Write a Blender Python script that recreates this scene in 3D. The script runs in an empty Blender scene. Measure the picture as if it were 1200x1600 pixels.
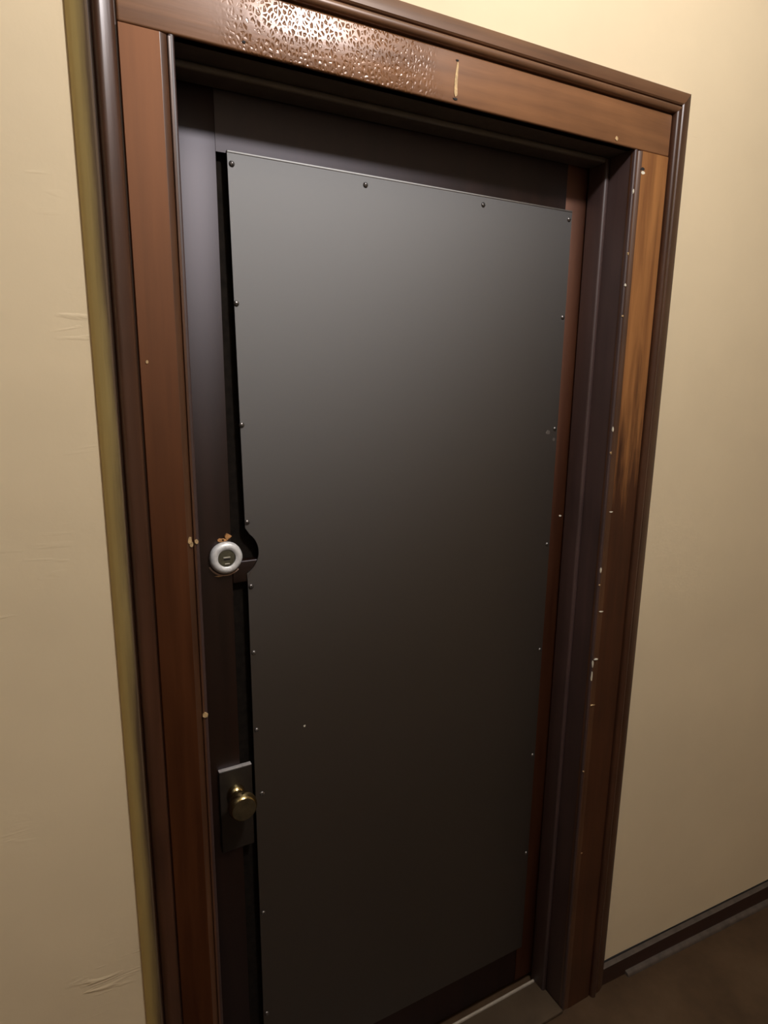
import bpy, bmesh, math, random
from mathutils import Vector, Matrix
random.seed(7)
C = bpy.context.scene.collection
SC = bpy.context.scene

# ------------------------------------------------------------------ camera
def rot_cols(yaw, pitch, roll):
    cy, sy, cp, sp = math.cos(yaw), math.sin(yaw), math.cos(pitch), math.sin(pitch)
    f = Vector((sy*cp, cy*cp, sp)); r = Vector((cy, -sy, 0)); u = r.cross(f)
    c, s = math.cos(roll), math.sin(roll)
    return c*r + s*u, -s*r + c*u, f
cam = bpy.data.cameras.new('camera'); cam_o = bpy.data.objects.new('camera', cam); C.objects.link(cam_o)
cam.sensor_fit = 'VERTICAL'; cam.sensor_height = 36.0
cam.lens = 1008.38/1600*36.0; cam.clip_start = 0.01
_r, _u, _f = rot_cols(0.4981, -0.2123, 0.0119)
cam_o.matrix_world = Matrix(((_r.x, _u.x, -_f.x, -0.2092), (_r.y, _u.y, -_f.y, -0.9739), (_r.z, _u.z, -_f.z, 1.6211), (0, 0, 0, 1)))
SC.camera = cam_o

# ------------------------------------------------------------------ world, light, exposure
w = bpy.data.worlds.new('world'); SC.world = w; w.use_nodes = True
w.node_tree.nodes['Background'].inputs[0].default_value = (0.02, 0.018, 0.016, 1)
w.node_tree.nodes['Background'].inputs[1].default_value = 0.0
SC.view_settings.view_transform = 'Standard'; SC.view_settings.look = 'None'
SC.view_settings.gamma = 1.0; SC.view_settings.use_curve_mapping = False
SC.view_settings.exposure = 0.0
L = bpy.data.lights.new('ceiling_bulb', 'POINT'); L.energy = 65.0; L.color = (0.97, 0.975, 1.0); L.shadow_soft_size = 0.06
Lo = bpy.data.objects.new('ceiling_bulb', L); C.objects.link(Lo); Lo.location = (0.45, -1.00, 2.75)

# ------------------------------------------------------------------ materials
def mat(name):
    m = bpy.data.materials.new(name); m.use_nodes = True
    nt = m.node_tree; b = nt.nodes['Principled BSDF']
    return m, nt, b
def N(nt, typ, **kw):
    n = nt.nodes.new(typ)
    for k, v in kw.items():
        if k in n.inputs: n.inputs[k].default_value = v
        else: setattr(n, k, v)
    return n
def coords(nt, scale=(1, 1, 1)):
    tc = N(nt, 'ShaderNodeTexCoord'); mp = N(nt, 'ShaderNodeMapping'); mp.inputs['Scale'].default_value = scale
    nt.links.new(tc.outputs['Object'], mp.inputs['Vector']); return mp.outputs['Vector']
def ramp(nt, fac, stops):
    r = N(nt, 'ShaderNodeValToRGB'); e = r.color_ramp.elements
    while len(e) < len(stops): e.new(0.5)
    for k, (p, c) in zip(e, stops): k.position = p; k.color = (*c, 1) if len(c) == 3 else c
    nt.links.new(fac, r.inputs['Fac']); return r.outputs['Color']
def noise(nt, vec, scale, detail=4, rough=0.55, dist=0.0):
    n = N(nt, 'ShaderNodeTexNoise'); n.inputs['Scale'].default_value = scale; n.inputs['Detail'].default_value = detail
    n.inputs['Roughness'].default_value = rough; n.inputs['Distortion'].default_value = dist
    nt.links.new(vec, n.inputs['Vector']); return n.outputs['Fac']
def bump(nt, b, h, strength, dist, prev=None):
    n = N(nt, 'ShaderNodeBump'); n.inputs['Strength'].default_value = strength; n.inputs['Distance'].default_value = dist
    nt.links.new(h, n.inputs['Height'])
    if prev: nt.links.new(prev, n.inputs['Normal'])
    nt.links.new(n.outputs['Normal'], b.inputs['Normal']); return n.outputs['Normal']
def plain(name, col, rough=0.5, metal=0.0, var=0.15, nscale=60, bmp=0.0):
    m, nt, b = mat(name); v = coords(nt)
    f = noise(nt, v, nscale)
    nt.links.new(ramp(nt, f, [(0.3, tuple(c*(1-var) for c in col)), (0.7, tuple(c*(1+var) for c in col))]), b.inputs['Base Color'])
    b.inputs['Roughness'].default_value = rough; b.inputs['Metallic'].default_value = metal
    if bmp: bump(nt, b, f, bmp, 0.002)
    return m
def math_n(nt, op, a, b_=None, clamp=False):
    n = N(nt, 'ShaderNodeMath', operation=op); n.use_clamp = clamp
    for i, x in enumerate((a, b_)):
        if x is None: continue
        if isinstance(x, (int, float)): n.inputs[i].default_value = x
        else: nt.links.new(x, n.inputs[i])
    return n.outputs[0]

def varnished_wood(name, dark, light, grain, rough=0.38, metal=0.2, crackle=False, spec=0.5, ior=1.5, worn=False):
    m, nt, b = mat(name)
    sc = {'x': (2.0, 30, 30), 'z': (30, 30, 2.0)}[grain]
    v = coords(nt, sc); vb = coords(nt)
    f1 = noise(nt, v, 1.6, 6, 0.6, 0.4); f2 = noise(nt, vb, 5.0, 3)
    f = math_n(nt, 'ADD', math_n(nt, 'MULTIPLY', f1, 0.55), math_n(nt, 'MULTIPLY', f2, 0.45))
    colour = ramp(nt, f, [(0.32, dark), (0.68, light)])
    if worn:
        # ochre wear at the top, spread downward to put brighter light in the colour
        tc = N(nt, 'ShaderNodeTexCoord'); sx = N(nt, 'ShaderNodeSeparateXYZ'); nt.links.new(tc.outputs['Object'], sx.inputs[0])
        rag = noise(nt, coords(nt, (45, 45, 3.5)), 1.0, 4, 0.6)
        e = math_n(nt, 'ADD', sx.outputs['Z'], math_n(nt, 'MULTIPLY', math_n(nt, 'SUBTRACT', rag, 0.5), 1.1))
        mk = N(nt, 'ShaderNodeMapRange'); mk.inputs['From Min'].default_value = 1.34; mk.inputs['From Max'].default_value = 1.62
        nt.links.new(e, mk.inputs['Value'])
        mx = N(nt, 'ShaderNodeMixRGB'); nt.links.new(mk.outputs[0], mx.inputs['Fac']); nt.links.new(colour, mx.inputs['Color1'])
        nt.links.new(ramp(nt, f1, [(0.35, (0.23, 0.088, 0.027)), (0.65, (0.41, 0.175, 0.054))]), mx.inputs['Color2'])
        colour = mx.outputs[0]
    nt.links.new(colour, b.inputs['Base Color'])
    b.inputs['Roughness'].default_value = rough; b.inputs['Metallic'].default_value = metal
    b.inputs['Specular IOR Level'].default_value = spec; b.inputs['IOR'].default_value = ior
    fine = noise(nt, v, 6.0, 4)
    nn = bump(nt, b, fine, 0.08, 0.002)
    if crackle:
        # alligatored varnish: an island of cracked cells in the head board
        tc = N(nt, 'ShaderNodeTexCoord'); sx = N(nt, 'ShaderNodeSeparateXYZ'); nt.links.new(tc.outputs['Object'], sx.inputs[0])
        wv = noise(nt, coords(nt), 14.0, 3)
        d = math_n(nt, 'ABSOLUTE', math_n(nt, 'SUBTRACT', sx.outputs['X'], 0.235))
        d = math_n(nt, 'ADD', d, math_n(nt, 'MULTIPLY', math_n(nt, 'SUBTRACT', wv, 0.5), 0.12))
        mk = N(nt, 'ShaderNodeMapRange'); mk.inputs['From Min'].default_value = 0.19; mk.inputs['From Max'].default_value = 0.10
        nt.links.new(d, mk.inputs['Value'])
        vo = N(nt, 'ShaderNodeTexVoronoi', feature='DISTANCE_TO_EDGE'); vo.inputs['Scale'].default_value = 165.0
        vmap = N(nt, 'ShaderNodeMapping'); vmap.inputs['Scale'].default_value = (1.0, 1.0, 0.7)
        wn = N(nt, 'ShaderNodeTexNoise'); wn.inputs['Scale'].default_value = 90.0
        nt.links.new(tc.outputs['Object'], wn.inputs['Vector'])
        mx = N(nt, 'ShaderNodeMixRGB', blend_type='ADD'); mx.inputs['Fac'].default_value = 0.006
        nt.links.new(tc.outputs['Object'], mx.inputs['Color1']); nt.links.new(wn.outputs['Color'], mx.inputs['Color2'])
        nt.links.new(mx.outputs[0], vmap.inputs['Vector']); nt.links.new(vmap.outputs[0], vo.inputs['Vector'])
        cell = N(nt, 'ShaderNodeMapRange'); cell.inputs['From Min'].default_value = 0.14; cell.inputs['From Max'].default_value = 0.42; cell.inputs['To Min'].default_value = 1.0; cell.inputs['To Max'].default_value = 0.0
        nt.links.new(vo.outputs['Distance'], cell.inputs['Value'])
        h = math_n(nt, 'MULTIPLY', cell.outputs[0], mk.outputs[0])
        bump(nt, b, h, 0.7, 0.0012, nn)
        rr = N(nt, 'ShaderNodeMapRange'); rr.inputs['To Min'].default_value = rough; rr.inputs['To Max'].default_value = 0.30
        nt.links.new(mk.outputs[0], rr.inputs['Value']); nt.links.new(rr.outputs[0], b.inputs['Roughness'])
    return m

def wall_paint(name, col, seed=0.0):
    m, nt, b = mat(name); v = coords(nt)
    f = noise(nt, v, 2.2, 5, 0.6)
    nt.links.new(ramp(nt, f, [(0.3, tuple(c*0.95 for c in col)), (0.7, tuple(min(1, c*1.04) for c in col))]), b.inputs['Base Color'])
    b.inputs['Roughness'].default_value = 0.62; b.inputs['Specular IOR Level'].default_value = 0.25
    broad = noise(nt, v, 5.0, 4, 0.5); fine = noise(nt, v, 38.0, 5, 0.6)
    n1 = bump(nt, b, broad, 0.25, 0.010); n2 = bump(nt, b, fine, 0.10, 0.003, n1)
    # trowel marks: short ridges in sparse patches
    vs = coords(nt, (9, 9, 55)); tr = noise(nt, vs, 1.0, 3, 0.5, 1.2)
    pk = noise(nt, coords(nt), 3.4, 2)
    msk = N(nt, 'ShaderNodeMapRange'); msk.inputs['From Min'].default_value = 0.56; msk.inputs['From Max'].default_value = 0.70
    nt.links.new(pk, msk.inputs['Value'])
    rg = N(nt, 'ShaderNodeMapRange'); rg.inputs['From Min'].default_value = 0.55; rg.inputs['From Max'].default_value = 0.75
    nt.links.new(tr, rg.inputs['Value'])
    tc = N(nt, 'ShaderNodeTexCoord'); sx = N(nt, 'ShaderNodeSeparateXYZ'); nt.links.new(tc.outputs['Object'], sx.inputs[0])
    side = math_n(nt, 'ADD', math_n(nt, 'LESS_THAN', sx.outputs['X'], 0.4), 0.12)
    bump(nt, b, math_n(nt, 'MULTIPLY', math_n(nt, 'MULTIPLY', rg.outputs[0], msk.outputs[0]), side), 0.42, 0.004, n2)
    return m

M = {}
M['wall'] = wall_paint('cream_plaster', (0.72, 0.575, 0.38))
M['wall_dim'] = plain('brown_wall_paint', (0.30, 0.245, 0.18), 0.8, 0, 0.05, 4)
M['ceil'] = plain('ceiling_paint', (0.55, 0.51, 0.43), 0.8, 0, 0.03, 4)
M['wood_zr'] = varnished_wood('varnished_wood_worn_lit_top', (0.040, 0.013, 0.0050), (0.10, 0.033, 0.012), 'z', 0.46, 0.3, spec=0.7, worn=True)
M['wood_x'] = varnished_wood('varnished_wood_head', (0.12, 0.048, 0.019), (0.27, 0.115, 0.044), 'x', 0.46, 0.12, True, 0.75)
M['edge_z'] = varnished_wood('worn_board_edge', (0.045, 0.016, 0.007), (0.12, 0.048, 0.020), 'z', 0.34, 0.15, spec=1.0)
M['edge_zr'] = varnished_wood('worn_board_edge_ochre', (0.045, 0.016, 0.007), (0.12, 0.048, 0.018), 'z', 0.36, 0.15, spec=1.0)
M['band_x'] = varnished_wood('varnished_bead_head', (0.07, 0.028, 0.012), (0.18, 0.080, 0.034), 'x', 0.38, 0.15, spec=0.9)
M['band_z'] = varnished_wood('varnished_bead', (0.035, 0.013, 0.007), (0.085, 0.033, 0.016), 'z', 0.31, 0.12, spec=0.75)
M['jamb'] = varnished_wood('dark_jamb_wood', (0.036, 0.020, 0.018), (0.070, 0.038, 0.033), 'z', 0.48, 0.0, spec=0.5)
M['recess'] = plain('shade_toned_recess', (0.010, 0.007, 0.005), 0.85, 0, 0.4, 90)  # shade inside the groove put into a near-black panel colour
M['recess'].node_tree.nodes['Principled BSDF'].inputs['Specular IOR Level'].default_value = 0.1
M['raw'] = plain('bare_wood_chip', (0.50, 0.33, 0.16), 0.7, 0, 0.3, 200)
M['splinter'] = plain('torn_orange_wood', (0.52, 0.25, 0.09), 0.7, 0, 0.35, 250)
M['pink'] = plain('torn_pinkish_rim', (0.38, 0.26, 0.20), 0.6, 0, 0.25, 200)
M['fleck'] = plain('pale_paint_fleck', (0.70, 0.64, 0.52), 0.6, 0, 0.1, 100)
M['steel'] = plain('dull_screw_steel', (0.22, 0.20, 0.19), 0.32, 0.9, 0.2, 200)
M['steel_top'] = plain('painted_top_glint', (0.48, 0.44, 0.43), 0.45, 0.3, 0.15, 120)  # painted highlight: light on the backplate's top edge put into the colour
M['nickel'] = plain('scuffed_nickel_ring', (0.80, 0.78, 0.77), 0.45, 0.3, 0.12, 180, 0.25)
M['plug'] = plain('tarnished_lock_face', (0.17, 0.16, 0.11), 0.38, 0.7, 0.2, 200)
M['slot'] = plain('bright_keyway', (0.75, 0.72, 0.66), 0.3, 0.8, 0.1, 100)
M['brass'] = plain('worn_brass', (0.52, 0.40, 0.19), 0.22, 1.0, 0.15, 60)
M['brass_dark'] = plain('tarnished_brass_face', (0.10, 0.075, 0.04), 0.45, 0.7, 0.25, 60)
M['bronze'] = plain('dark_bronze_backplate', (0.022, 0.016, 0.012), 0.42, 0.1, 0.2, 60)
M['black'] = plain('dark_gap', (0.01, 0.008, 0.008), 0.8, 0, 0.1, 50)

def satin(name, dark, light, gloss, rough, grain=None):
    """diffuse paint or stain under a broad satin sheen"""
    m, nt, b = mat(name); nt.nodes.remove(b); out = nt.nodes['Material Output']
    v = coords(nt, (30, 30, 2.0) if grain else (1, 1, 1))
    f = noise(nt, v, 1.6 if grain else 3.0, 5)
    d = N(nt, 'ShaderNodeBsdfDiffuse'); nt.links.new(ramp(nt, f, [(0.3, dark), (0.7, light)]), d.inputs['Color'])
    g = N(nt, 'ShaderNodeBsdfAnisotropic'); g.distribution = 'BECKMANN'
    g.inputs['Color'].default_value = (*gloss, 1); g.inputs['Roughness'].default_value = rough
    ad = N(nt, 'ShaderNodeAddShader'); nt.links.new(d.outputs[0], ad.inputs[0]); nt.links.new(g.outputs[0], ad.inputs[1])
    nt.links.new(ad.outputs[0], out.inputs['Surface'])
    if grain:
        bp = N(nt, 'ShaderNodeBump'); bp.inputs['Strength'].default_value = 0.05; bp.inputs['Distance'].default_value = 0.002
        nt.links.new(f, bp.inputs['Height']); nt.links.new(bp.outputs[0], g.inputs['Normal'])
    return m
M['plate'] = satin('dark_bronze_painted_sheet', (0.0095, 0.0080, 0.0072), (0.012, 0.0100, 0.0090), (0.178, 0.172, 0.170), 0.63)
M['wood_z'] = satin('satin_stained_wood_upright', (0.014, 0.0038, 0.0016), (0.058, 0.0185, 0.0066), (0.105, 0.050, 0.028), 0.60, 'z')
M['plate_edge'] = satin('sheet_edge_glint_and_scuff', (0.05, 0.045, 0.04), (0.08, 0.07, 0.065), (0.30, 0.29, 0.28), 0.6)  # top-edge highlight put into a paler colour; also used for scuffs
M['door'] = satin('dark_door_varnish', (0.008, 0.004, 0.0028), (0.016, 0.0068, 0.0045), (0.057, 0.052, 0.056), 0.49, 'z')
M['door_red'] = satin('red_brown_door_edge', (0.018, 0.0055, 0.0028), (0.042, 0.014, 0.006), (0.135, 0.072, 0.052), 0.62, 'z')
M['soffit'] = satin('haze_lightened_head_jamb_wood', (0.075, 0.062, 0.054), (0.10, 0.083, 0.072), (0.06, 0.055, 0.05), 0.6, 'z')  # jamb wood lightened: haze over the shaded soffit put into the colour

def overpaint():
    m, nt, b = mat('wood_smeared_with_wall_paint')
    tc = N(nt, 'ShaderNodeTexCoord'); sx = N(nt, 'ShaderNodeSeparateXYZ'); nt.links.new(tc.outputs['Object'], sx.inputs[0])
    nz = noise(nt, coords(nt, (40, 40, 3)), 1.0, 5, 0.65)
    mr = N(nt, 'ShaderNodeMapRange'); mr.inputs['From Min'].default_value = -0.104; mr.inputs['From Max'].default_value = -0.130
    nt.links.new(sx.outputs['X'], mr.inputs['Value'])
    f = math_n(nt, 'ADD', mr.outputs[0], math_n(nt, 'MULTIPLY', math_n(nt, 'SUBTRACT', nz, 0.5), 0.7), True)
    nt.links.new(ramp(nt, f, [(0.1, (0.10, 0.062, 0.034)), (0.5, (0.44, 0.33, 0.13)), (0.9, (0.58, 0.45, 0.17))]), b.inputs['Base Color'])
    b.inputs['Roughness'].default_value = 0.55
    return m
M['smear'] = overpaint()

def floor_mat():
    m, nt, b = mat('brown_floor_tiles'); v = coords(nt)
    f = noise(nt, v, 6.0, 6, 0.65)
    col = ramp(nt, f, [(0.3, (0.045, 0.025, 0.013)), (0.55, (0.075, 0.043, 0.022)), (0.75, (0.10, 0.062, 0.035))])
    nt.links.new(col, b.inputs['Base Color'])
    b.inputs['Roughness'].default_value = 0.42; b.inputs['Specular IOR Level'].default_value = 0.4
    bump(nt, b, noise(nt, v, 25.0, 3), 0.1, 0.003)
    return m
M['floor'] = floor_mat()
M['saddle'] = plain('worn_stone_saddle', (0.075, 0.05, 0.03), 0.45, 0, 0.2, 14)
M['saddle_edge'] = plain('pale_saddle_edge', (0.36, 0.30, 0.24), 0.5, 0, 0.15, 40)
M['base'] = varnished_wood('dark_baseboard', (0.020, 0.009, 0.007), (0.045, 0.018, 0.012), 'x', 0.40, 0.05)
M['base_top'] = plain('lighter_baseboard_cap', (0.075, 0.056, 0.045), 0.5, 0, 0.3, 40)  # cap and shoe coloured lighter than the board

# ------------------------------------------------------------------ mesh helpers
class MB:
    def __init__(s): s.bm = bmesh.new(); s.mats = []
    def mi(s, m):
        if m not in s.mats: s.mats.append(m)
        return s.mats.index(m)
    def _merge(s, b2, m):
        k = s.mi(m); vm = {}
        for v in b2.verts: vm[v] = s.bm.verts.new(v.co)
        for f in b2.faces:
            try:
                nf = s.bm.faces.new([vm[v] for v in f.verts]); nf.material_index = k; nf.smooth = f.smooth
            except ValueError: pass
        b2.free()
    def box(s, lo, hi, m, bev=0.0, seg=2):
        b2 = bmesh.new(); bmesh.ops.create_cube(b2, size=1.0)
        for v in b2.verts: v.co = Vector([lo[i] + (v.co[i]+0.5)*(hi[i]-lo[i]) for i in range(3)])
        if bev: bmesh.ops.bevel(b2, geom=b2.edges[:], offset=bev, segments=seg, affect='EDGES', profile=0.5)
        for f in b2.faces: f.smooth = bev > 0
        s._merge(b2, m); return s
    def lathe(s, prof, m, axis_o, n=40, caps=True, wob=0.0):
        """profile of (radius, depth toward the room) about an axis along -Y"""
        b2 = bmesh.new(); rings = []; o = Vector(axis_o)
        for (r, d) in prof:
            rings.append([b2.verts.new(o + Vector((r*(1+wob*math.sin(5*a+2))*math.cos(a), -d, r*(1+wob*math.sin(3*a))*math.sin(a)))) for a in [2*math.pi*i/n for i in range(n)]])
        for a, c in zip(rings, rings[1:]):
            for i in range(n): b2.faces.new((a[i], a[(i+1) % n], c[(i+1) % n], c[i])).smooth = True
        if caps:
            b2.faces.new(rings[0]); b2.faces.new(rings[-1])
        bmesh.ops.recalc_face_normals(b2, faces=b2.faces[:])
        s._merge(b2, m); return s
    def prism(s, pts, y0, y1, m, bev=0.0):
        """outline in X-Z, from y0 (front) to y1 (back)"""
        b2 = bmesh.new()
        f = [b2.verts.new((x, y0, z)) for x, z in pts]; bk = [b2.verts.new((x, y1, z)) for x, z in pts]
        ff = b2.faces.new(f); b2.faces.new(bk[::-1]); n = len(pts)
        for i in range(n): b2.faces.new((f[i], bk[i], bk[(i+1) % n], f[(i+1) % n]))
        bmesh.ops.recalc_face_normals(b2, faces=b2.faces[:])
        if bev:
            ed = [e for e in ff.edges]
            bmesh.ops.bevel(b2, geom=ed, offset=bev, segments=2, affect='EDGES', profile=0.5)
        s._merge(b2, m); return s
    def post(s, prof, z0, z1, m, m2, i0, i1, nz=10):
        """profile in X-Y drawn up from z0 to z1; faces i0..i1 take the second material"""
        b2 = s.bm; rows = [[b2.verts.new((x, y, z0 + (z1-z0)*k/nz)) for x, y in prof] for k in range(nz+1)]
        n = len(prof)
        for a, c in zip(rows, rows[1:]):
            for i in range(n):
                f = b2.faces.new((a[i], a[(i+1) % n], c[(i+1) % n], c[i])); f.smooth = True
                f.material_index = s.mi(m2 if i0 <= i < i1 else m)
        for r in (rows[0], rows[-1]): b2.faces.new(r).material_index = s.mi(m)
        return s
    def chip(s, x, y, z, wx, wz, m, t=0.0012, seed=0):
        rr = random.Random(seed); n = 7; pts = []
        for i in range(n):
            a = 2*math.pi*i/n; q = 0.7 + 0.5*rr.random()
            pts.append((x + wx*q*math.cos(a), z + wz*q*math.sin(a)))
        return s.prism(pts, y - t, y + 0.004, m)
    def build(s, name, parent=None, sharp=True):
        me = bpy.data.meshes.new(name)
        bmesh.ops.recalc_face_normals(s.bm, faces=s.bm.faces[:])
        s.bm.to_mesh(me); s.bm.free()
        for m in s.mats: me.materials.append(M[m])
        if sharp:
            try: me.set_sharp_from_angle(angle=math.radians(40))
            except Exception: pass
        o = bpy.data.objects.new(name, me); C.objects.link(o)
        if parent: o.parent = parent
        return o
def empty(name, loc=(0, 0, 0)):
    o = bpy.data.objects.new(name, None); C.objects.link(o); o.location = loc; return o
def tag(o, label=None, cat=None, kind=None, group=None):
    if label: o['label'] = label
    if cat: o['category'] = cat
    if kind: o['kind'] = kind
    if group: o['group'] = group
    return o

# ------------------------------------------------------------------ dimensions (metres): X along wall, Y into it, Z up
H, W = 2.05, 0.8665          # clear opening
WY = 0.02                     # plaster plane; casing face at Y = 0
D = 0.109                     # face of the sheet metal on the door
CEIL, NEAR, XMIN, XMAX = 3.0, -2.0, -2.4, 3.2

# ------------------------------------------------------------------ room shell
def bulge(x, z):              # old plaster swells toward the corridor low down on the right
    t = max(0.0, x - 1.03); return -0.058*t*max(0.0, 1.0 - z/1.7)
def wall_grid():
    mb = MB(); k = mb.mi('wall'); bm = mb.bm
    xs = [XMIN, -1.2, -0.6, -0.3, -0.11, 0.45, 0.99, 1.06, 1.2, 1.4, 1.6, 1.8, 2.1, 2.5, XMAX]
    zs = [0, 0.1, 0.3, 0.6, 0.9, 1.2, 1.5, 1.8, 2.13, 2.4, CEIL]
    fv, bv = {}, {}
    for i, x in enumerate(xs):
        for j, z in enumerate(zs):
            fv[i, j] = bm.verts.new((x, WY + bulge(x, z), z)); bv[i, j] = bm.verts.new((x, 0.22, z))
    cells = {(i, j) for i in range(len(xs)-1) for j in range(len(zs)-1) if not (4 <= i <= 5 and j <= 7)}
    for (i, j) in cells:
        q = [(i, j), (i+1, j), (i+1, j+1), (i, j+1)]
        f = bm.faces.new([fv[a] for a in q]); f.smooth = True; bm.faces.new([bv[a] for a in q[::-1]])
        for n, (a, b) in (((i-1, j), (q[0], q[3])), ((i+1, j), (q[1], q[2])), ((i, j-1), (q[0], q[1])), ((i, j+1), (q[3], q[2]))):
            if n not in cells: bm.faces.new((fv[a], fv[b], bv[b], bv[a]))
    for v in [v for v in bm.verts if not v.link_faces]: bm.verts.remove(v)
    return mb.build('wall_back')
tag(wall_grid(), 'cream painted plaster wall around the wooden door frame', 'wall', 'structure')
tag(MB().box((XMIN-.1, NEAR-.1, -0.1), (XMAX+.1, 0.22, 0.0), 'floor').build('floor'), 'dark brown hallway floor along the baseboard', 'floor', 'structure')
tag(MB().box((XMIN-.1, NEAR-.1, CEIL), (XMAX+.1, 0.22, CEIL+.1), 'ceil').build('ceiling'), 'pale ceiling over the hallway', 'ceiling', 'structure')
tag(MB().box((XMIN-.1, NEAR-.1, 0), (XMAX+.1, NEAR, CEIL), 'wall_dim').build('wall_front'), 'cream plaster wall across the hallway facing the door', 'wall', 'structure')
tag(MB().box((XMIN-.1, NEAR, 0), (XMIN, WY, CEIL), 'wall').build('wall_left'), 'cream plaster wall closing the left end of the hallway', 'wall', 'structure')
tag(MB().box((XMAX, NEAR, 0), (XMAX+.1, WY, CEIL), 'wall').build('wall_right'), 'cream plaster wall closing the right end of the hallway', 'wall', 'structure')

# baseboard right of the casing
def baseboard():
    root = empty('baseboard_right', (1.03, WY, 0))
    tag(root, 'dark brown wooden baseboard running right from the door casing', 'baseboard', 'structure')
    def run(profile, m, x0, x1, mb):
        b2 = bmesh.new(); n = 9; rows = []
        for i in range(n+1):
            x = x0 + (x1-x0)*i/n
            rows.append([b2.verts.new((x-1.03, bulge(x, z) - d, z*(1 + 0.14*(x-1.03)) if z > 0.03 else z)) for d, z in profile])
        np_ = len(profile)
        for a, c in zip(rows, rows[1:]):
            for i in range(np_): b2.faces.new((a[i], a[(i+1) % np_], c[(i+1) % np_], c[i]))
        b2.faces.new(rows[0]); b2.faces.new(rows[-1])
        bmesh.ops.recalc_face_normals(b2, faces=b2.faces[:]); mb._merge(b2, m)
    b = MB(); run([(-0.01, 0), (0.014, 0), (0.014, 0.052), (-0.01, 0.052)], 'base', 0.995, XMAX, b); b.build('board', root)
    b = MB(); run([(-0.01, 0.0525), (0.0145, 0.0525), (0.0145, 0.0540), (0.005, 0.0570), (-0.01, 0.0570)], 'base_top', 0.995, XMAX, b); run([(-0.01, 0.0572), (0.0022, 0.0572), (0.0018, 0.0605), (-0.01, 0.0605)], 'black', 0.995, XMAX, b); b.build('cap_moulding', root)
    b = MB(); run([(0.0142, 0), (0.028, 0), (0.027, 0.006), (0.023, 0.010), (0.0142, 0.012)], 'base_top', 1.098, XMAX, b); b.build('shoe_moulding', root)
baseboard()

# ------------------------------------------------------------------ door frame (one fixed thing: boards, back bands, jambs, stops)
FR = empty('trim_1', (W/2, 0, 0))
tag(FR, 'brown varnished wooden door frame with moulded back band, crackled at the top', 'door frame', 'structure')
FR.location = (0, 0, 0)
FL, FH, FRt = 0.070, 0.076, 0.093         # flat widths left, head, right
BL, BH, BR = 0.1035, 0.0965, 0.116        # bead end
TL, TH, TR = 0.1275, 0.1235, 0.144        # band end
RV = 0.009                                # jamb edge showing inside the casing boards
def casing():
    # left board
    b = MB(); b.post([(-FL, WY+.001), (-FL, 0.0008), (-FL+.0008, 0), (-0.0190, 0), (-0.0180, 0.0002), (-0.0100, 0.0032), (-0.0092, 0.0042), (-RV, WY+.001)], 0, H-.0005, 'wood_z', 'edge_z', 3, 6)
    b.chip(-0.0145, 0.001, 1.368, 0.0035, 0.006, 'raw', seed=1); b.chip(-0.0125, 0.001, 1.362, 0.0025, 0.004, 'raw', seed=2)
    b.chip(-0.060, 0.0, 1.632, 0.002, 0.003, 'raw', seed=3)
    b.build('side_board', FR)
    # right board
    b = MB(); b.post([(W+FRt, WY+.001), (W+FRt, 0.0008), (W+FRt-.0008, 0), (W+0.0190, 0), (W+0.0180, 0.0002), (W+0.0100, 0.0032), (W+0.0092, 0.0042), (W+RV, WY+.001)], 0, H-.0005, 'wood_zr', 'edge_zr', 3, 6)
    for k, (x, z, a, c, m) in enumerate([(W+.022, 2.018, .006, .003, 'black'), (W+.024, 2.011, .006, .003, 'fleck'), (W+.018, 1.33, .006, .0015, 'fleck'),
                                         (W+.016, 1.10, .006, .0015, 'fleck'), (W+.012, .985, .007, .0015, 'fleck'), (W+.014, .87, .006, .0012, 'raw'), (W+.02, .47, .003, .0015, 'raw')]):
        b.chip(x, 0.0008, z, a, c, m, seed=10+k)
    b.build('side_board', FR)
    # head board, lapped over both side boards
    b = MB(); b.box((-FL, 0, H), (W+FRt, WY+.001, H+FH), 'wood_x', 0.003, 3)
    # torn gouge and small chips
    b.prism([(0.4445, 2.112), (0.447, 2.110), (0.4462, 2.094), (0.4455, 2.078), (0.4465, 2.064), (0.4425, 2.060), (0.4400, 2.066), (0.4405, 2.086), (0.4425, 2.100)], -0.0012, 0.003, 'raw')
    b.chip(0.4450, 0.0, 2.1135, 0.0035, 0.0015, 'black', seed=31); b.chip(0.4435, 0.0, 2.0575, 0.005, 0.0018, 'black', seed=32)
    b.chip(0.811, 0.0, 2.0595, 0.0035, 0.0035, 'raw', seed=33); b.chip(0.093, 0.0, 2.062, 0.0025, 0.0015, 'black', seed=34)
    b.build('head_board', FR)
casing()
def side_prof(flat, bead, tot, yend, shape):
    """(u, Y) from the groove to the wall"""
    p = [(flat, WY), (flat, 0.005), (flat+.003, 0.005)]
    bw = bead - flat - .006
    for t, d in shape: p.append((flat+.003 + bw*t, -d))
    p += [(bead-.003, 0.003), (bead, 0.003), (bead+.0005, -0.002), (bead+.003, -0.004)]
    for i in range(1, 5):
        t = i/4; p.append((bead+.003 + (tot-bead-.003)*t, -0.004 + (yend+.004)*(t**1.6)))
    p += [(tot, WY+.001)]
    return p
def arc(h): return [((0.5-0.5*math.cos(math.pi*i/8)), 0.0015 + h*math.sin(math.pi*i/8)) for i in range(9)]
worn = [(0, 0.001), (0.06, 0.0030), (0.2, 0.0046), (0.4, 0.0062), (0.6, 0.0076), (0.74, 0.0080), (0.86, 0.0068), (0.95, 0.0035), (1, 0.0)]
PL, PH, PR = side_prof(FL, BL, TL, 0.016, worn), side_prof(FH, BH, TH, 0.003, arc(0.007)), side_prof(FRt, BR, TR, 0.002, arc(0.0085))
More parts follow.
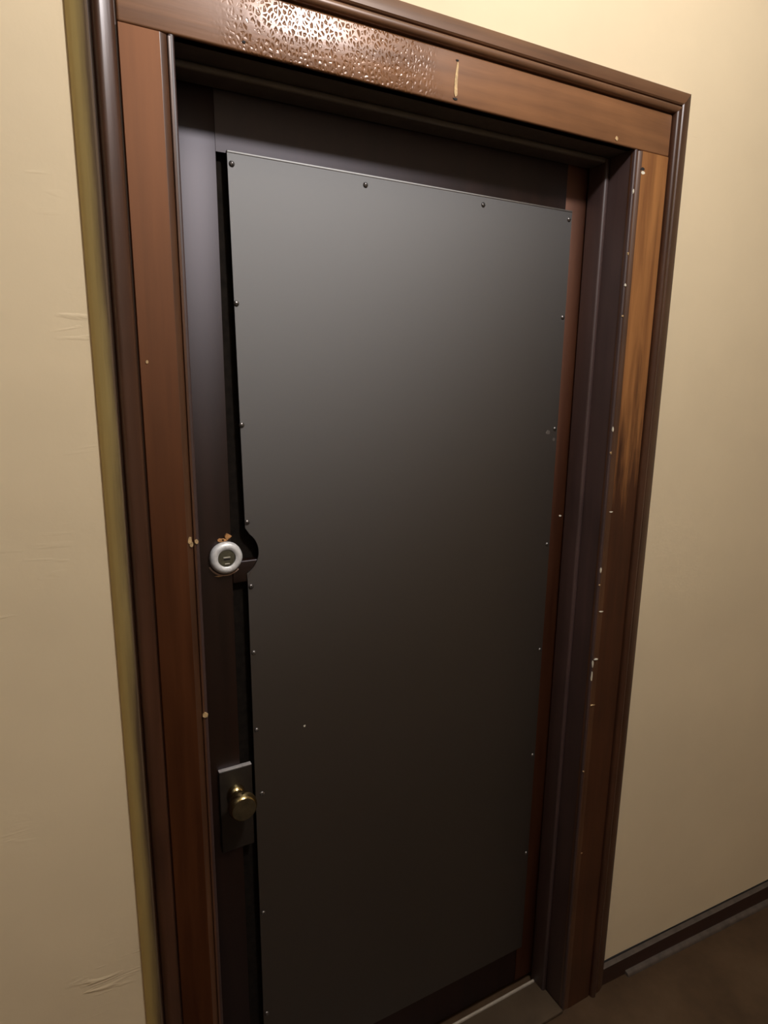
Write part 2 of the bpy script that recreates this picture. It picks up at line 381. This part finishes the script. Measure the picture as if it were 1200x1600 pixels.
def band(rows, mlist, name):
    b = MB(); b2m = {}
    vs = [[b.bm.verts.new(p) for p in row] for row in rows]
    for a, c in zip(vs, vs[1:]):
        for i in range(len(a)-1):
            f = b.bm.faces.new((a[i], a[i+1], c[i+1], c[i])); f.smooth = True; f.material_index = b.mi(mlist(i))
    for row in (vs[0], vs[-1]):
        f = b.bm.faces.new(row); f.material_index = b.mi(mlist(3))
    return b.build(name, FR)
nP = len(PL)
def zsteps(n, f): return [f(i/n) for i in range(n+1)]
band([[(-u, y, (H+PH[i][0])*t) for i, (u, y) in enumerate(PL)] for t in zsteps(6, lambda t: t)],
     lambda i: 'smear' if i >= nP-7 else 'band_z', 'back_band')
band([[(W+u, y, (H+PH[i][0])*t) for i, (u, y) in enumerate(PR)] for t in zsteps(6, lambda t: t)], lambda i: 'band_z', 'back_band')
band([[(-PL[i][0] + (W+PR[i][0]+PL[i][0])*t, y, H+u) for i, (u, y) in enumerate(PH)] for t in zsteps(6, lambda t: t)], lambda i: 'band_x', 'back_band')
# jambs
JB = 0.20
def jambs():
    b = MB(); b.box((-RV+.0005, 0.0015, 0), (0, JB, H+.02), 'jamb', 0.003, 3)
    b.post([(-RV+.0003, 0.012), (-RV+.0003, 0.0026), (-0.0080, 0.0014), (-0.0062, 0.0012), (-0.0040, 0.0017), (-0.0022, 0.0028), (-0.0008, 0.0048), (0.0002, 0.0085), (0.0002, 0.012)], 0, H-.002, 'edge_z', 'edge_z', 0, 0)
    b.chip(-0.0045, 0.0008, 1.366, 0.0028, 0.004, 'raw', seed=41); b.chip(-0.0050, 0.0, 1.076, 0.0045, 0.0048, 'raw', seed=42)
    b.build('jamb', FR)
    b = MB(); b.box((W, 0.0015, 0), (W+RV-.0005, JB, H+.02), 'jamb', 0.003, 3)
    b.post([(W+RV-.0003, 0.012), (W+RV-.0003, 0.0026), (W+0.0080, 0.0014), (W+0.0062, 0.0012), (W+0.0040, 0.0017), (W+0.0022, 0.0028), (W+0.0008, 0.0048), (W-0.0002, 0.0085), (W-0.0002, 0.012)], 0, H-.002, 'edge_zr', 'edge_zr', 0, 0)
    for k, (z, c, m) in enumerate([(1.975, .004, 'fleck'), (1.86, .003, 'raw'), (1.80, .003, 'fleck'), (1.74, .002, 'raw'), (1.51, .006, 'fleck'), (1.46, .003, 'raw'), (1.20, .006, 'fleck'), (1.165, .002, 'raw'),
                                   (0.975, .009, 'fleck'), (0.945, .011, 'fleck'), (0.70, .002, 'raw')]):
        b.chip(W+.0025, 0.0008, z, 0.0015, c, m, seed=50+k)
    b.build('jamb', FR)
    b = MB(); b.box((0, 0.0015, H), (W, JB, H+.02), 'soffit', 0.002, 2); b.build('head_jamb', FR)
    s0, s1 = 0.062, 0.1105
    b = MB(); b.box((0, s0, 0.001), (0.010, s1, H), 'jamb', 0.004, 4); b.build('stop', FR)
    b = MB(); b.box((W-.0125, s0, 0.001), (W, s1, H), 'jamb', 0.005, 4); b.build('stop', FR)
    b = MB(); b.box((0.0102, s0, H-.011), (W-.0127, s1, H-.0003), 'soffit', 0.004, 4); b.build('stop', FR)
jambs()
# stone saddle
b = MB(); b.box((0.001, -0.004, 0.0), (W-.001, 0.094, 0.010), 'saddle', 0.003, 2); b.box((0.001, 0.0945, 0.0), (W-.001, 0.1015, 0.012), 'saddle_edge', 0.003, 2)
tag(b.build('trim_2'), 'worn brown stone door saddle with a pale inner edge on the floor', 'saddle', 'structure')

# ------------------------------------------------------------------ door
DR = empty('apartment_door')
tag(DR, 'dark brown wooden apartment door with a screwed-on dark metal sheet, silver deadbolt and brass knob', 'door', 'thing')
DF = D + 0.0035               # face of stiles and rails
DB = DF + 0.045
DZ = 0.022
xl, xr, zt = 0.003, W-.003, H-.003
gl = 0.078                    # left edge of the sunk groove
b = MB(); b.box((xl, DF, DZ), (gl, DB, zt), 'door', 0.0008, 2)
b.chip(0.0590, DF, 1.3345, 0.0065, 0.0028, 'splinter', 0.004, 61); b.chip(0.0715, DF, 1.3405, 0.0060, 0.0045, 'splinter', 0.005, 62); b.chip(0.0660, DF, 1.3345, 0.007, 0.0022, 'splinter', 0.004, 63)
b.prism([(0.0665+q*math.cos(math.radians(t)), 1.3015+q*math.sin(math.radians(t))) for q, ts in ((0.0300, range(205, 316, 10)), (0.0324, range(315, 204, -10))) for t in ts], DF-.0025, DF+.002, 'pink')
b.chip(0.055, DF, 1.270, 0.008, 0.0012, 'raw', 0.001, 64)
b.build('stile', DR)
o = MB().box((0.80, DF, DZ), (xr, DB, zt), 'door_red', 0.0008, 2); o.chip(0.845, DF, 1.303, 0.004, 0.002, 'fleck', seed=65); o.build('stile', DR)
MB().box((gl+.00005, DF, 1.953), (0.79995, DB, zt), 'door').build('rail', DR)
MB().box((gl+.0003, DF, 1.252), (0.7997, DB, 1.292), 'door', 0.0025, 3).build('rail', DR)
MB().box((gl+.0003, DF, DZ), (0.7997, DB, 0.17), 'door', 0.0025, 3).build('rail', DR)
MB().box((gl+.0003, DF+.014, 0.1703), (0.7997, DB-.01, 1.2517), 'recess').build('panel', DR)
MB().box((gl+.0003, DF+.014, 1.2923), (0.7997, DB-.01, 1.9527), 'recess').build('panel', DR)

# sheet metal, scalloped round the deadbolt
plx0, plx1, prx0, prx1, ptl, ptr, pbz = 0.0945, 0.1065, 0.816, 0.8135, 1.9560, 1.9535, 0.128
pts = [(plx0, ptl), (prx0, ptr), (prx1, pbz), (plx1, pbz)]
def ledge(z): return plx1 + (plx0-plx1)*max(0, (z-1.1)/(ptl-1.1)) if z > 1.1 else plx1
cx, cz, cr = 0.083, 1.307, 0.043
pts.append((ledge(1.255), 1.255))
for i in range(13):
    a = math.radians(-62 + 112*i/12); pts.append((cx + cr*math.cos(a), cz + cr*math.sin(a)))
pts.append((ledge(1.352), 1.352))
b = MB(); b.prism(pts, D, D+.003, 'plate', 0.0)
b.chip(0.2079, D, 0.9416, 0.0022, 0.0022, 'fleck', 0.0006, 71)
b.prism([(0.104, 1.262), (0.106, 1.261), (0.121, 1.283), (0.1195, 1.2842)], D-.0005, D+.001, 'steel')
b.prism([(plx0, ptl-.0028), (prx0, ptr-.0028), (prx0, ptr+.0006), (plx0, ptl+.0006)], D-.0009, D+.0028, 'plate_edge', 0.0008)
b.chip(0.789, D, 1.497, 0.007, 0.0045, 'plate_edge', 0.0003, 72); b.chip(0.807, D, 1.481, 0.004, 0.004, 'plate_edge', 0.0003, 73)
plate = b.build('cover_plate', DR); plate['label'] = 'dark bronze painted metal sheet'
def dome(r, h): return [(r, 0.0)] + [(r*math.cos(a), h*math.sin(a)) for a in [math.radians(18*i) for i in range(1, 5)]] + [(0.0006, h)]
sc0 = None
SP = [(0.1014, 1.9376), (0.1010, 1.7289), (0.1030, 1.5319), (0.1065, 1.3620), (0.1100, 1.2433), (0.1110, 1.1153), (0.1115, 0.9586), (0.1180, 0.8211),
      (0.8080, 1.9365), (0.8090, 1.7415), (0.8080, 1.5043), (0.8080, 1.2400), (0.8075, 0.98), (0.8070, 0.70), (0.3355, 1.9387), (0.5879, 1.9378), (0.1130, 0.55), (0.1130, 0.30), (0.8070, 0.42)]
for i, (x, z) in enumerate(SP):
    if i == 0:
        q = MB(); q.lathe(dome(0.0048, 0.0032), 'steel', (0, 0, 0), 16); q.box((-0.0035, -0.0034, -0.0005), (0.0035, -0.0028, 0.0005), 'black')
        sc0 = q.build('screw'); s = sc0
    else:
        s = sc0.copy(); C.objects.link(s)
    s.parent = plate; s.location = (x, D+.0002, z); s.rotation_euler = (0, random.uniform(0, 3), 0)

# deadbolt cylinder
bc = (0.0665, DF, 1.3035)
ring = MB().lathe([(0.0270, 0.0), (0.0285, 0.003), (0.0285, 0.007), (0.0265, 0.011), (0.0225, 0.0135), (0.0185, 0.0135), (0.0155, 0.0115), (0.0152, 0.004)], 'nickel', bc, 48, True, 0.012).build('deadbolt', DR)
ring['label'] = 'scuffed silver deadbolt cylinder ring'
pg = MB().lathe([(0.0150, 0.003), (0.0150, 0.0098), (0.0140, 0.0108), (0.0004, 0.0112)], 'plug', bc, 36).build('lock_plug', ring)
kq = MB(); kq.box((bc[0]-.0062, DF-.0124, bc[2]-.0002), (bc[0]+.0062, DF-.0108, bc[2]+.0026), 'slot', 0.0006); kq.box((bc[0]-.0055, DF-.0116, bc[2]-.0030), (bc[0]+.0055, DF-.0108, bc[2]-.0006), 'black')
kq.box((bc[0]-.004, DF-.0122, bc[2]-.0112), (bc[0]+.005, DF-.0108, bc[2]-.0090), 'slot', 0.0006); kq.build('keyhole', ring)

# knob with backplate
kc = (0.0660, DF, 0.8440)
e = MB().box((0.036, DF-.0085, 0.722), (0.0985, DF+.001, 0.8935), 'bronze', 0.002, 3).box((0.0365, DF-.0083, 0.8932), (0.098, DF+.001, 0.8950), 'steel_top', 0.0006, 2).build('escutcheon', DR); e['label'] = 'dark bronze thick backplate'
kb = MB().lathe([(0.0165, 0.0080), (0.0165, 0.0125), (0.0145, 0.0170), (0.0115, 0.0200), (0.0115, 0.030), (0.0135, 0.0340), (0.0205, 0.0385), (0.0250, 0.0440), (0.0268, 0.0505), (0.0262, 0.0570), (0.0238, 0.0620), (0.0220, 0.0640)], 'brass', kc, 44).build('door_knob', DR)
kb['label'] = 'worn brass round knob'
MB().lathe([(0.0216, 0.0638), (0.0212, 0.0650), (0.0180, 0.0652), (0.0004, 0.0656)], 'brass_dark', kc, 40).build('knob_face', kb)
